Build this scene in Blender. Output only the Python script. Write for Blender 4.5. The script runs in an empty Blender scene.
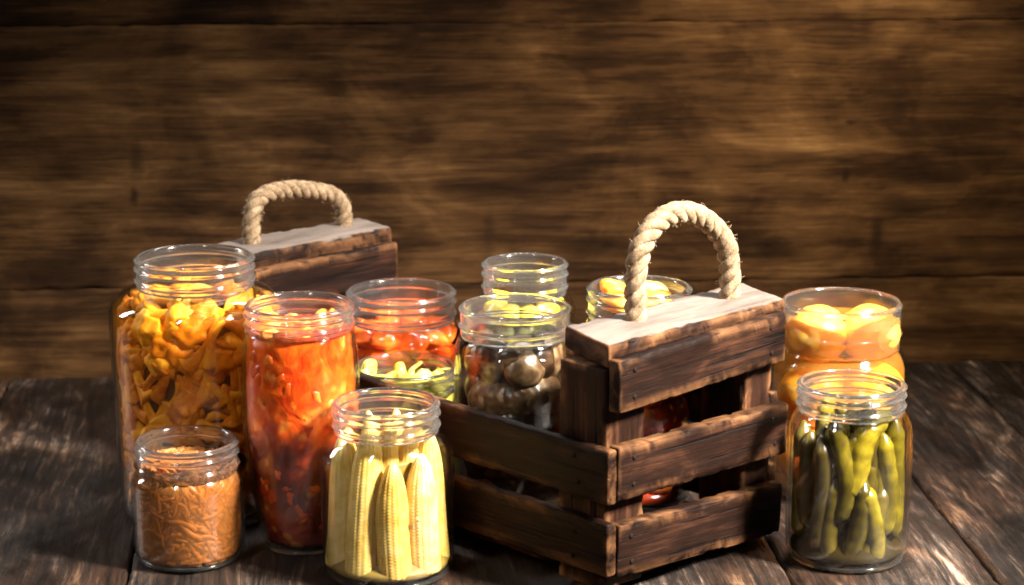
import bpy, bmesh, math, random
from mathutils import Vector, Matrix, noise, Euler
PI = math.pi
R = math.radians
rnd = random.Random(11)
scene = bpy.context.scene
COL = scene.collection

# ------------------------------------------------------------------ helpers
def link(o, parent=None):
    COL.objects.link(o)
    if parent is not None:
        o.parent = parent
    return o

def mesh_from(name, verts, faces, smooth=True):
    me = bpy.data.meshes.new(name)
    me.from_pydata(verts, [], faces)
    if smooth:
        me.polygons.foreach_set('use_smooth', [True] * len(me.polygons))
    me.update()
    return me

def obj(name, me, mat=None, parent=None, loc=(0, 0, 0), rot=(0, 0, 0)):
    o = bpy.data.objects.new(name, me)
    if mat is not None and not me.materials:
        me.materials.append(mat)
    o.location = loc
    o.rotation_euler = rot
    return link(o, parent)

def empty(name, loc, rz=0.0):
    o = bpy.data.objects.new(name, None)
    o.empty_display_size = 0.02
    o.location = loc
    o.rotation_euler = (0, 0, rz)
    return link(o)

def tag(o, label, cat=None, group=None, kind=None):
    o['label'] = label
    if cat: o['category'] = cat
    if group: o['group'] = group
    if kind: o['kind'] = kind
    return o

def join_parts(parts):
    V, F = [], []
    for v, f in parts:
        b = len(V)
        V += v
        F += [tuple(i + b for i in q) for q in f]
    return V, F

def lathe(profile, seg=64, closed=False):
    """profile: list of (r,z), going bottom to top outside. closed -> last joins first."""
    V, F = [], []
    n = len(profile)
    for (r, z) in profile:
        for k in range(seg):
            a = 2 * PI * k / seg
            V.append((r * math.cos(a), r * math.sin(a), z))
    m = n if closed else n - 1
    for i in range(m):
        j = (i + 1) % n
        for k in range(seg):
            l = (k + 1) % seg
            F.append((i * seg + k, i * seg + l, j * seg + l, j * seg + k))
    return V, F

def sweep(path, section, caps=True, up=None):
    """path: list of Vector; section(i,t)-> list of (a,b) in the frame; constant count."""
    n = len(path)
    V, F = [], []
    T = []
    for i in range(n):
        a = path[max(0, i - 1)]; b = path[min(n - 1, i + 1)]
        T.append((b - a).normalized())
    u = up or Vector((0, 0, 1))
    if abs(u.dot(T[0])) > 0.95:
        u = Vector((1, 0, 0))
    u = (u - T[0] * u.dot(T[0])).normalized()
    m = None
    for i in range(n):
        u = (u - T[i] * u.dot(T[i])).normalized()
        w = T[i].cross(u)
        s = section(i, i / (n - 1))
        m = len(s)
        for (a, b) in s:
            p = path[i] + u * a + w * b
            V.append((p.x, p.y, p.z))
    for i in range(n - 1):
        for k in range(m):
            l = (k + 1) % m
            F.append((i * m + k, i * m + l, (i + 1) * m + l, (i + 1) * m + k))
    if caps:
        F.append(tuple(range(m - 1, -1, -1)))
        F.append(tuple((n - 1) * m + k for k in range(m)))
    return V, F

def circ(r, m=10, ey=1.0):
    return [(r * math.cos(2 * PI * k / m), r * ey * math.sin(2 * PI * k / m)) for k in range(m)]

def fbm(p, oct=4):
    return noise.fractal(p, 1.0, 2.0, oct)

def rough_plank(L, W, T, seed=0, wob=0.0005, chip=0.0014, bev=0.0011, nx=90, bow=0.0):
    """a worn board: X length, Z width, Y thickness, centred; rounded uneven edges"""
    sd = Vector((seed * 7.31, seed * 3.17, seed * 1.73))
    hw, ht = W / 2, T / 2
    base = []
    def edge(p, q, n):
        for i in range(n):
            t = i / n
            base.append((p[0] + (q[0] - p[0]) * t, p[1] + (q[1] - p[1]) * t))
    nz = max(6, int(W / 0.004)); ny = max(2, int(T / 0.004))
    c = bev
    edge((-ht + c, -hw), (ht - c, -hw), ny)
    edge((ht - c, -hw), (ht, -hw + c), 2)
    edge((ht, -hw + c), (ht, hw - c), nz)
    edge((ht, hw - c), (ht - c, hw), 2)
    edge((ht - c, hw), (-ht + c, hw), ny)
    edge((-ht + c, hw), (-ht, hw - c), 2)
    edge((-ht, hw - c), (-ht, -hw + c), nz)
    edge((-ht, -hw + c), (-ht + c, -hw), 2)
    m = len(base)
    V, F = [], []
    xs = [-L / 2, -L / 2 + c * 0.35, -L / 2 + c] + [-L / 2 + c + (L - 2 * c) * i / nx for i in range(1, nx)] + [L / 2 - c, L / 2 - c * 0.35, L / 2]
    for x in xs:
        endk = min(1.0, max(0.0, (L / 2 - abs(x)) / c))
        inset = c * (1 - math.sqrt(max(0.0, 1 - (1 - endk) ** 2)))
        b = bow * (1 - (2 * x / L) ** 2)
        for (y, z) in base:
            yy = y * (ht - inset) / ht
            zz = z * (hw - inset) / hw
            p = Vector((x * 25, y * 60, z * 60)) + sd
            d = fbm(p) * wob
            on_edge = (abs(abs(y) - ht) < c * 1.2) and (abs(abs(z) - hw) < c * 1.2)
            e = fbm(Vector((x * 90, y * 200, z * 200)) + sd * 2, 3)
            k = -max(0.0, e) * chip if on_edge else 0.0
            sy = 1 if y > 0 else -1; sz = 1 if z > 0 else -1
            lowz = fbm(Vector((x * 14, sz * 5.0, seed)), 2) * wob * 1.4
            V.append((x + fbm(Vector((y * 90, z * 90, x)) + sd, 2) * wob * (1 - endk), yy + sy * (d + k), zz + sz * k + lowz + b))
    n = len(xs)
    for i in range(n - 1):
        for q in range(m):
            l = (q + 1) % m
            F.append((i * m + q, i * m + l, (i + 1) * m + l, (i + 1) * m + q))
    F.append(tuple(range(m - 1, -1, -1)))
    F.append(tuple((n - 1) * m + q for q in range(m)))
    return V, F

def blob(r, seed, amp=0.12, freq=1.6, scale=(1, 1, 1), sub=3):
    bm = bmesh.new()
    bmesh.ops.create_icosphere(bm, subdivisions=sub, radius=1.0)
    sd = Vector((seed * 3.7, seed * 1.9, seed * 5.3))
    for v in bm.verts:
        d = 1 + amp * fbm(v.co * freq + sd, 3)
        v.co = Vector((v.co.x * scale[0], v.co.y * scale[1], v.co.z * scale[2])) * d * r
    V = [tuple(v.co) for v in bm.verts]; F = [tuple(v.index for v in f.verts) for f in bm.faces]
    bm.free()
    return V, F

# ------------------------------------------------------------------ materials
class NT:
    def __init__(s, name):
        s.mat = bpy.data.materials.new(name)
        s.mat.use_nodes = True
        s.t = s.mat.node_tree
        s.t.nodes.clear()
        s.out = s.n('ShaderNodeOutputMaterial')
    def n(s, typ, **kw):
        x = s.t.nodes.new(typ)
        for k, v in kw.items():
            setattr(x, k, v)
        return x
    def l(s, a, b):
        s.t.links.new(a, b)
    def val(s, sock, v):
        if isinstance(v, bpy.types.NodeSocket): s.l(v, sock)
        else: sock.default_value = v
    def math(s, op, a, b=0.0, c=None, clamp=False):
        x = s.n('ShaderNodeMath', operation=op, use_clamp=clamp)
        s.val(x.inputs[0], a); s.val(x.inputs[1], b)
        if c is not None: s.val(x.inputs[2], c)
        return x.outputs[0]
    def noise(s, vec, scale=(1, 1, 1), detail=5, rough=0.55, dist=0.0, loc=(0, 0, 0)):
        mp = s.n('ShaderNodeMapping')
        mp.inputs['Scale'].default_value = scale
        mp.inputs['Location'].default_value = loc
        s.l(vec, mp.inputs['Vector'])
        x = s.n('ShaderNodeTexNoise')
        x.inputs['Scale'].default_value = 1.0
        x.inputs['Detail'].default_value = detail
        x.inputs['Roughness'].default_value = rough
        x.inputs['Distortion'].default_value = dist
        s.l(mp.outputs[0], x.inputs['Vector'])
        return x.outputs['Fac']
    def ramp(s, fac, stops, interp='LINEAR'):
        x = s.n('ShaderNodeValToRGB')
        x.color_ramp.interpolation = interp
        el = x.color_ramp.elements
        while len(el) < len(stops): el.new(0.5)
        for e, (p, c) in zip(el, stops):
            e.position = p
            e.color = (c[0], c[1], c[2], 1) if not isinstance(c, (int, float)) else (c, c, c, 1)
        s.l(fac, x.inputs[0])
        return x.outputs[0]
    def mix(s, fac, a, b, mode='MIX'):
        x = s.n('ShaderNodeMix', data_type='RGBA', blend_type=mode)
        s.val(x.inputs['Factor'], fac)
        for sock, v in ((x.inputs['A'], a), (x.inputs['B'], b)):
            if isinstance(v, bpy.types.NodeSocket): s.l(v, sock)
            else: sock.default_value = (v[0], v[1], v[2], 1)
        return x.outputs['Result']
    def bump(s, h, strength=0.5, dist=0.001):
        b = s.n('ShaderNodeBump')
        b.inputs['Strength'].default_value = strength
        b.inputs['Distance'].default_value = dist
        s.l(h, b.inputs['Height'])
        return b.outputs[0]
    def bsdf(s, color, rough=0.5, spec=0.5, normal=None, sss=0.0, sssr=(1, .4, .2), ssss=0.003, coat=0.0):
        p = s.n('ShaderNodeBsdfPrincipled')
        if isinstance(color, bpy.types.NodeSocket): s.l(color, p.inputs['Base Color'])
        else: p.inputs['Base Color'].default_value = (*color, 1)
        s.val(p.inputs['Roughness'], rough)
        p.inputs['Specular IOR Level'].default_value = spec
        if normal is not None: s.l(normal, p.inputs['Normal'])
        if sss > 0:
            p.inputs['Subsurface Weight'].default_value = sss
            p.inputs['Subsurface Radius'].default_value = sssr
            p.inputs['Subsurface Scale'].default_value = ssss
        if coat > 0:
            p.inputs['Coat Weight'].default_value = coat
            p.inputs['Coat Roughness'].default_value = 0.08
        s.l(p.outputs[0], s.out.inputs[0])
        return p
    def coords(s, per_object=True):
        tc = s.n('ShaderNodeTexCoord').outputs['Object']
        if not per_object: return tc
        oi = s.n('ShaderNodeObjectInfo')
        v = s.n('ShaderNodeVectorMath', operation='SCALE')
        v.inputs[0].default_value = (7.1, 3.3, 5.7)
        s.l(oi.outputs['Random'], v.inputs['Scale'])
        a = s.n('ShaderNodeVectorMath', operation='ADD')
        s.l(tc, a.inputs[0]); s.l(v.outputs[0], a.inputs[1])
        return a.outputs[0]

def warp(m, vec, scale, amount):
    nz = m.n('ShaderNodeTexNoise')
    nz.inputs['Scale'].default_value = 1.0
    nz.inputs['Detail'].default_value = 2.0
    mp = m.n('ShaderNodeMapping'); mp.inputs['Scale'].default_value = scale
    m.l(vec, mp.inputs[0]); m.l(mp.outputs[0], nz.inputs['Vector'])
    s = m.n('ShaderNodeVectorMath', operation='SUBTRACT'); s.inputs[1].default_value = (.5, .5, .5)
    m.l(nz.outputs['Color'], s.inputs[0])
    g = m.n('ShaderNodeVectorMath', operation='MULTIPLY'); g.inputs[1].default_value = amount
    m.l(s.outputs[0], g.inputs[0])
    a = m.n('ShaderNodeVectorMath', operation='ADD')
    m.l(vec, a.inputs[0]); m.l(g.outputs[0], a.inputs[1])
    return a.outputs[0]

def mat_crate_wood(name='crate_wood', dust=0.0, tone=1.0):
    m = NT(name)
    v0 = m.coords()
    v = warp(m, v0, (8, 24, 24), (0.02, 0.0025, 0.0025))
    grain = m.noise(v, (11, 230, 230), 8, 0.72, 0.2)
    fibre = m.noise(v, (45, 700, 700), 4, 0.7)
    blotch = m.noise(v, (16, 34, 34), 4, 0.6, 0.5)
    h = m.math('MULTIPLY_ADD', grain, 0.55, m.math('MULTIPLY_ADD', fibre, 0.22, m.math('MULTIPLY', blotch, 0.42)))
    col = m.ramp(h, [(0.46, (0.0025 * tone, 0.0011 * tone, 0.0007 * tone)), (0.61, (0.0095 * tone, 0.0036 * tone, 0.0019 * tone)),
                     (0.72, (0.032 * tone, 0.0125 * tone, 0.0060 * tone)), (0.84, (0.150 * tone, 0.064 * tone, 0.026 * tone))])
    crack = m.ramp(m.noise(v, (7, 330, 330), 3, 0.5, 0.2, (5, 2, 1)), [(0.60, 0.0), (0.66, 1.0)])
    col = m.mix(m.math('MULTIPLY', crack, 0.85), col, (0.002, 0.001, 0.0008))
    geo = m.n('ShaderNodeNewGeometry')
    worn = m.math('MULTIPLY', m.ramp(geo.outputs['Pointiness'], [(0.505, 0.0), (0.56, 1.0)]), m.ramp(blotch, [(0.45, 0.0), (0.62, 0.9)]))
    col = m.mix(worn, col, (0.17 * tone, 0.076 * tone, 0.030 * tone))
    if dust > 0:
        sep = m.n('ShaderNodeSeparateXYZ'); m.l(geo.outputs['Normal'], sep.inputs[0])
        up = m.ramp(sep.outputs['Z'], [(0.8, 0.0), (0.97, 1.0)])
        dn = m.noise(v, (14, 60, 60), 6, 0.65)
        f = m.math('MULTIPLY', up, m.ramp(dn, [(0.30, dust * 0.45), (0.62, dust)]))
        col = m.mix(f, col, (0.155, 0.126, 0.108))
    bh = m.math('MULTIPLY_ADD', crack, -0.8, m.math('MULTIPLY_ADD', fibre, 0.4, grain))
    m.bsdf(col, m.ramp(blotch, [(0.3, 0.5), (0.7, 0.75)]), 0.07, m.bump(bh, 0.6, 0.0010))
    return m.mat

def mat_wall():
    m = NT('wall_boards')
    v0 = m.coords(False)
    at = m.n('ShaderNodeAttribute', attribute_name='board_id')
    ofs = m.n('ShaderNodeCombineXYZ'); m.l(m.math('MULTIPLY', at.outputs['Fac'], 9.0), ofs.inputs[0]); m.l(m.math('MULTIPLY', at.outputs['Fac'], 5.0), ofs.inputs[2])
    a = m.n('ShaderNodeVectorMath', operation='ADD'); m.l(v0, a.inputs[0]); m.l(ofs.outputs[0], a.inputs[1])
    v = warp(m, a.outputs[0], (5, 1, 12), (0.05, 0.0, 0.010))
    v = warp(m, v, (30, 1, 60), (0.02, 0.0, 0.002))
    broad = m.noise(v, (6, 1, 58), 9, 0.66, 0.25)
    fibre = m.noise(v, (16, 1, 460), 6, 0.72, 0.1)
    blotch = m.noise(v, (10, 1, 15), 6, 0.62, 0.5)
    big = m.noise(v, (3.4, 1, 6.0), 3, 0.55)
    h = m.math('MULTIPLY_ADD', broad, 0.48, m.math('MULTIPLY_ADD', fibre, 0.30, m.math('MULTIPLY_ADD', blotch, 0.46, m.math('MULTIPLY_ADD', big, 0.36, -0.06))))
    col = m.ramp(h, [(0.59, (0.006, 0.0026, 0.0011)), (0.70, (0.026, 0.0116, 0.0043)), (0.80, (0.068, 0.0325, 0.0113)), (0.90, (0.140, 0.073, 0.0265)), (1.02, (0.27, 0.152, 0.061))])
    # dark knots and nail stains at fixed places on the boards
    kf = None
    for (x, z, rx, rz, s) in [(0.285, 0.166, 0.0045, 0.0085, 0.95), (0.283, 0.178, 0.012, 0.0035, 0.7), (0.287, 0.211, 0.006, 0.003, 0.8), (0.314, 0.114, 0.008, 0.022, 0.75), (-0.318, 0.155, 0.005, 0.010, 0.85),
                            (-0.315, 0.185, 0.008, 0.022, 0.55), (0.335, 0.14, 0.03, 0.012, 0.6), (-0.02, 0.12, 0.006, 0.03, 0.4), (0.375, 0.09, 0.02, 0.008, 0.5)]:
        sub = m.n('ShaderNodeVectorMath', operation='SUBTRACT'); m.l(v0, sub.inputs[0]); sub.inputs[1].default_value = (x, 0, z)
        w2 = warp(m, sub.outputs[0], (60, 1, 60), (0.006, 0, 0.006))
        mul = m.n('ShaderNodeVectorMath', operation='MULTIPLY'); m.l(w2, mul.inputs[0]); mul.inputs[1].default_value = (1 / rx, 0, 1 / rz)
        ln = m.n('ShaderNodeVectorMath', operation='LENGTH'); m.l(mul.outputs[0], ln.inputs[0])
        k = m.ramp(ln.outputs['Value'], [(0.25, s), (1.0, 0.0)])
        kf = k if kf is None else m.math('MAXIMUM', kf, k)
    col = m.mix(kf, col, (0.012, 0.006, 0.003))
    crack = m.math('MULTIPLY', m.ramp(m.noise(v, (3.2, 1, 190), 4, 0.55, 0.3, (4, 0, 2)), [(0.62, 0.0), (0.68, 1.0)]), m.ramp(big, [(0.42, 0.0), (0.55, 1.0)]))
    col = m.mix(m.math('MULTIPLY', crack, 0.45), col, (0.006, 0.003, 0.0015))
    bh = m.math('MULTIPLY_ADD', fibre, 0.6, broad)
    m.bsdf(col, 0.85, 0.08, m.bump(bh, 0.3, 0.0008))
    return m.mat

def mat_table():
    m = NT('weathered_boards')
    v0 = m.coords(False)
    at = m.n('ShaderNodeAttribute', attribute_name='board_id')
    ofs = m.n('ShaderNodeCombineXYZ'); m.l(m.math('MULTIPLY', at.outputs['Fac'], 13.0), ofs.inputs[0]); m.l(m.math('MULTIPLY', at.outputs['Fac'], 3.0), ofs.inputs[1])
    a = m.n('ShaderNodeVectorMath', operation='ADD'); m.l(v0, a.inputs[0]); m.l(ofs.outputs[0], a.inputs[1])
    v = warp(m, a.outputs[0], (6, 9, 1), (0.08, 0.016, 0.0))
    v = warp(m, v, (30, 60, 1), (0.010, 0.0025, 0.0))
    base = m.noise(v, (2.6, 15, 1), 2, 0.5, 0.3)
    rings = m.math('MULTIPLY_ADD', m.math('SINE', m.math('MULTIPLY', base, 95.0)), 0.5, 0.5)
    grain = m.noise(v, (10, 190, 1), 6, 0.65, 0.3)
    fibre = m.noise(v, (45, 700, 1), 4, 0.65)
    blotch = m.noise(v, (7, 17, 1), 6, 0.7, 0.5)
    h = m.math('MULTIPLY_ADD', rings, 0.06, m.math('MULTIPLY_ADD', grain, 0.42, m.math('MULTIPLY_ADD', fibre, 0.28, m.math('MULTIPLY_ADD', blotch, 0.72, -0.12))))
    crack = m.ramp(m.noise(v, (4, 120, 1), 4, 0.6, 0.3, (7, 3, 0)), [(0.61, 0.0), (0.66, 1.0)])
    col = m.ramp(h, [(0.52, (0.0035, 0.0023, 0.0018)), (0.64, (0.012, 0.0078, 0.0056)), (0.735, (0.055, 0.038, 0.029)), (0.83, (0.30, 0.22, 0.17))])
    warm = m.ramp(m.noise(v, (6, 14, 1), 3, 0.6, 0.5, (3, 1, 0)), [(0.44, 0.0), (0.64, 0.8)])
    col = m.mix(warm, col, m.ramp(h, [(0.50, (0.006, 0.003, 0.002)), (0.66, (0.040, 0.019, 0.010)), (0.84, (0.26, 0.14, 0.07))]))
    col = m.mix(m.math('MULTIPLY', crack, 0.9), col, (0.002, 0.0014, 0.001))
    bh = m.math('MULTIPLY_ADD', rings, 0.2, m.math('MULTIPLY_ADD', fibre, 0.5, m.math('MULTIPLY_ADD', blotch, 0.8, grain)))
    m.bsdf(col, m.ramp(blotch, [(0.3, 0.34), (0.7, 0.58)]), 0.5, m.bump(bh, 0.9, 0.0016))
    return m.mat

def mat_rope():
    m = NT('jute')
    v = m.coords()
    n1 = m.noise(v, (900, 900, 900), 4, 0.7)
    n2 = m.noise(v, (160, 160, 160), 4, 0.6)
    col = m.ramp(m.math('MULTIPLY_ADD', n1, 0.5, m.math('MULTIPLY', n2, 0.5)), [(0.33, (0.050, 0.031, 0.017)), (0.5, (0.185, 0.125, 0.072)), (0.68, (0.38, 0.285, 0.185))])
    m.bsdf(col, 0.9, 0.15, m.bump(n1, 0.6, 0.0006))
    return m.mat

def mat_glass(name='clear_glass', tint=(0.985, 0.986, 0.984)):
    m = NT(name)
    g = m.n('ShaderNodeBsdfGlass')
    g.inputs['Color'].default_value = (*tint, 1)
    g.inputs['Roughness'].default_value = 0.10
    g.inputs['IOR'].default_value = 1.47
    nz = m.noise(m.coords(), (55, 55, 140), 2, 0.5)
    m.l(m.bump(nz, 0.10, 0.002), g.inputs['Normal'])
    df = m.n('ShaderNodeBsdfTranslucent'); df.inputs[0].default_value = (0.85, 0.86, 0.84, 1)
    dd = m.n('ShaderNodeBsdfDiffuse'); dd.inputs[0].default_value = (0.85, 0.86, 0.84, 1)
    md = m.n('ShaderNodeMixShader'); md.inputs[0].default_value = 0.5
    m.l(df.outputs[0], md.inputs[1]); m.l(dd.outputs[0], md.inputs[2])
    mx = m.n('ShaderNodeMixShader'); mx.inputs[0].default_value = 0.028
    m.l(g.outputs[0], mx.inputs[1]); m.l(md.outputs[0], mx.inputs[2])
    m.l(mx.outputs[0], m.out.inputs[0])
    return m.mat

def mat_thin(name='thin_glass', tint=(0.975, 0.977, 0.973), boost=1.0):
    """one wall surface of a jar: lets light straight through, mirrors more at grazing angles"""
    m = NT(name)
    tr = m.n('ShaderNodeBsdfTransparent')
    lw0 = m.n('ShaderNodeLayerWeight'); lw0.inputs['Blend'].default_value = 0.5
    m.l(m.mix(m.math('POWER', lw0.outputs['Facing'], 5.0), tint, (0.34, 0.40, 0.37)), tr.inputs[0])
    gl = m.n('ShaderNodeBsdfGlossy'); gl.inputs['Roughness'].default_value = 0.06
    gl.inputs['Color'].default_value = (1, 1, 1, 1)
    nz = m.noise(m.coords(), (38, 38, 22), 2, 0.5)
    nb = m.bump(nz, 0.16, 0.003)
    m.l(nb, gl.inputs['Normal'])
    lw = m.n('ShaderNodeLayerWeight'); lw.inputs['Blend'].default_value = 0.5
    f = m.math('MULTIPLY_ADD', m.math('POWER', lw.outputs['Facing'], 4.0), 0.72, 0.040 * boost)
    mx = m.n('ShaderNodeMixShader')
    m.l(f, mx.inputs[0]); m.l(tr.outputs[0], mx.inputs[1]); m.l(gl.outputs[0], mx.inputs[2])
    m.l(mx.outputs[0], m.out.inputs[0])
    return m.mat

def mat_liquid(name, tint, glow, haze=0.35):
    """hazy syrup: tints what is seen through it and scatters some light itself"""
    m = NT(name)
    tr = m.n('ShaderNodeBsdfTransparent'); tr.inputs[0].default_value = (*tint, 1)
    df = m.n('ShaderNodeBsdfDiffuse'); df.inputs[0].default_value = (*glow, 1)
    tl = m.n('ShaderNodeBsdfTranslucent'); tl.inputs[0].default_value = (*glow, 1)
    n = m.noise(m.coords(), (50, 50, 35), 3, 0.5)
    mx = m.n('ShaderNodeMixShader'); mx.inputs[0].default_value = 0.5
    m.l(df.outputs[0], mx.inputs[1]); m.l(tl.outputs[0], mx.inputs[2])
    mo = m.n('ShaderNodeMixShader'); m.l(m.ramp(n, [(0.3, haze * 0.7), (0.7, haze * 1.2)]), mo.inputs[0])
    m.l(tr.outputs[0], mo.inputs[1]); m.l(mx.outputs[0], mo.inputs[2])
    m.l(mo.outputs[0], m.out.inputs[0])
    return m.mat

def mat_food(name, stops, scale=220, rough=0.35, spec=0.5, sss=0.0, sssr=(1, .5, .2), ssss=0.003, bump=0.4, stretch=(1, 1, 1), vary=0.0, bdist=0.0008, coat=0.0):
    m = NT(name)
    v = m.coords()
    n1 = m.noise(v, tuple(scale * s for s in stretch), 4, 0.6, 0.4)
    n2 = m.noise(v, tuple(scale * 0.25 * s for s in stretch), 3, 0.55)
    h = m.math('MULTIPLY_ADD', n1, 0.5, m.math('MULTIPLY', n2, 0.5))
    if vary > 0:
        oi = m.n('ShaderNodeObjectInfo')
        h = m.math('MULTIPLY_ADD', m.math('SUBTRACT', oi.outputs['Random'], 0.5), vary, h)
    col = m.ramp(h, stops)
    m.bsdf(col, rough, spec, m.bump(n1, bump, bdist), sss, sssr, ssss, coat)
    return m.mat

M_WOOD = mat_crate_wood('crate_wood', 0.0, 1.0)
M_RAIL = mat_crate_wood('crate_rail_wood', 0.9, 1.05)
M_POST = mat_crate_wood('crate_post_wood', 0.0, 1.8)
M_ROPE = mat_rope()
M_GLASS = mat_glass()
M_THIN = mat_thin()

# ------------------------------------------------------------------ setting: table and wall
def boards_mesh(name, boards, bev=0.0022):
    """boards: list of (x0,x1, w0,w1, y/thickness centre, thickness) along X, laid in (X, W) plane; returns mesh with board_id"""
    V, F, ids = [], [], []
    for bi, (L0, L1, a, b, T) in enumerate(boards):
        v, f = rough_plank(L1 - L0, b - a, T, seed=bi + 3, wob=0.0007, chip=0.0016, bev=bev, nx=int((L1 - L0) / 0.008))
        off = len(V)
        V += [(p[0] + (L0 + L1) / 2, p[1], p[2] + (a + b) / 2) for p in v]
        F += [tuple(i + off for i in q) for q in f]
        ids += [((bi * 0.377) % 1.0)] * len(f)
    me = mesh_from(name, V, F)
    at = me.attributes.new('board_id', 'FLOAT', 'FACE')
    at.data.foreach_set('value', ids)
    return me

WALL_RZ = math.atan2(0.0557, 0.883)
wb = [(-1.0, 1.0, -0.06, 0.0750, 0.022), (-1.0, 1.0, 0.0751, 0.2976, 0.022), (-1.0, 1.0, 0.2977, 0.48, 0.022), (-1.0, 1.0, 0.4812, 0.66, 0.022)]
wall = obj('wall', boards_mesh('wall', wb, 0.0004), mat_wall(), None, (0, 1.8743 + 0.011, 0), (0, 0, WALL_RZ))
tag(wall, 'dark brown wall of wide horizontal wooden boards behind the jars', 'wall', None, 'structure')

# table: boards run away from the camera; object X = board direction
edges = [-0.86, -0.70, -0.555, -0.413, -0.275, -0.125, 0.022, 0.150, 0.282, 0.396, 0.53, 0.68, 0.86]
tb = []
for a, b in zip(edges[:-1], edges[1:]):
    tb.append((-0.75, 0.55, -b + 0.0008, -a - 0.0008, 0.03))
tme = boards_mesh('tabletop', tb)
# local (x, y thickness, z width) -> lay flat: x stays, width -> y, thickness -> z
tme.transform(Matrix(((1, 0, 0, 0), (0, 0, 1, 0), (0, 1, 0, 0), (0, 0, 0, 1))))
tme.flip_normals()
table = obj('tabletop', tme, mat_table(), None, (0, 1.33, -0.0158), (0, 0, PI / 2 + math.atan(0.085)))
# board edge list is given at y = 1.7: shift sideways for the slant
table.location.x = 0.085 * (1.70 - 1.33)
tag(table, 'weathered grey brown wooden table of long boards under the jars', 'table', None, 'structure')

# ------------------------------------------------------------------ crate
CA = math.atan2(0.714, 0.70)
CO = Vector((0.0555, 1.3215, 0.0))
CX = Vector((math.cos(CA), math.sin(CA), 0)); CY = Vector((-math.sin(CA), math.cos(CA), 0))
crate = empty('wooden_crate', CO, CA)
tag(crate, 'dark rustic wooden crate with two rope handles holding jars', 'crate')
HC = 0.164
LEN = 0.412
XL0, XL1 = 0.0035, 0.0125     # inner line of the long side nearest the camera (front end, far end)
XR0, XR1 = 0.1690, 0.1500
def plank_part(name, L, W, T, loc, rot=(0, 0, 0), seed=0, mat=None, **kw):
    v, f = rough_plank(L, W, T, seed, **kw)
    return obj(name, mesh_from(name, v, f), mat or M_WOOD, crate, loc, rot)
# upright posts
PT = 0.040
for (x, y, w, sd) in [(XL0 + 0.0185, 0.0205, 0.036, 1), (XR0 - 0.0155, 0.0195, 0.028, 2), (XL1 + 0.020, LEN - 0.030, 0.034, 3), (XR1 - 0.018, LEN - 0.030, 0.034, 4)]:
    dep = 0.040 if y < 0.1 and x < 0.05 else (0.038 if y < 0.1 else 0.036)
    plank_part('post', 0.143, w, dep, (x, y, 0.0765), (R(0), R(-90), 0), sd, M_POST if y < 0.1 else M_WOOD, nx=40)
# end slats: near end (three), far end (three)
for i, (zc, w, x0, x1, tilt, sd) in enumerate([(0.1385, 0.0335, 0.0045, 0.1680, 0.9, 11), (0.0830, 0.0350, 0.0045, 0.1730, -2.0, 12), (0.0330, 0.0350, 0.0045, 0.1690, -3.6, 13)]):
    L = x1 - x0
    plank_part('slat', L, w, 0.0095, ((x0 + x1) / 2, -0.0052, zc + math.sin(R(tilt)) * L * 0.5), (0, R(-tilt), 0), sd)
for i, (zc, w, sd) in enumerate([(0.1375, 0.033, 21), (0.083, 0.034, 22), (0.033, 0.034, 23)]):
    plank_part('slat', 0.138, w, 0.009, (0.0815, LEN - 0.0605, zc), (0, 0, R(rnd.uniform(-.4, .4))), sd)
# long side slats
def side(x0, x1, y0, y1, zc, w, T, seed, tilt=0.0):
    L = math.hypot(y1 - y0, x1 - x0)
    a = math.atan2(x1 - x0, y1 - y0)
    plank_part('slat', L, w, T, ((x0 + x1) / 2, (y0 + y1) / 2, zc), (0, R(tilt), PI / 2 - a), seed, nx=110)
for (zc, w, sd, tl) in [(0.0835, 0.035, 31, -0.3), (0.0345, 0.0345, 32, 0.4)]:
    side(XL0 - 0.0045, XL1 - 0.0045, -0.0095, LEN, zc, w, 0.008, sd, tl)
for (zc, w, sd, tl) in [(0.083, 0.034, 33, 0), (0.033, 0.034, 34, 0)]:
    side(XR0 + 0.0045, XR1 + 0.0045, 0.002, LEN, zc, w, 0.008, sd, tl)
M_NAIL = NT('old_iron'); M_NAIL.bsdf((0.006, 0.004, 0.003), 0.8, 0.1); M_NAIL = M_NAIL.mat
nail_me = mesh_from('nail', *blob(0.0017, 3, 0.1, 1.0, (1, 0.45, 1), 2)); nail_me.materials.append(M_NAIL)
for (zc, x1, tl) in [(0.1385, 0.168, 0.9), (0.083, 0.173, -2.0), (0.033, 0.169, -3.6)]:
    for xx in (0.018, x1 - 0.015):
        for dz in (-0.008, 0.009):
            obj('nail', nail_me, None, crate, (xx + rnd.uniform(-.002, .002), -0.0102, zc + dz + math.tan(R(tl)) * (xx - 0.0045)))
for zc in (0.0835, 0.0345):
    for dz in (-0.008, 0.008):
        obj('nail', nail_me, None, crate, (XL0 - 0.0087, 0.018 + rnd.uniform(-.002, .002), zc + dz), (0, 0, PI / 2))
# floor boards of the crate
for k, xx in enumerate((0.048, 0.124)):
    v, f = rough_plank(LEN - 0.125, 0.070, 0.006, 41 + k, nx=60)
    o = obj('bottom_board', mesh_from('bottom_board', v, f), M_WOOD, crate, (xx, LEN / 2 - 0.003, 0.010), (0, R(0), PI / 2))
    o.rotation_euler = Euler((R(90), 0, PI / 2), 'XYZ')
v, f = rough_plank(0.165, 0.012, 0.02, 45, nx=40)
obj('bottom_batten', mesh_from('bottom_batten', v, f), M_WOOD, crate, (0.089, 0.02, 0.0065), (0, 0, 0))
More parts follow.
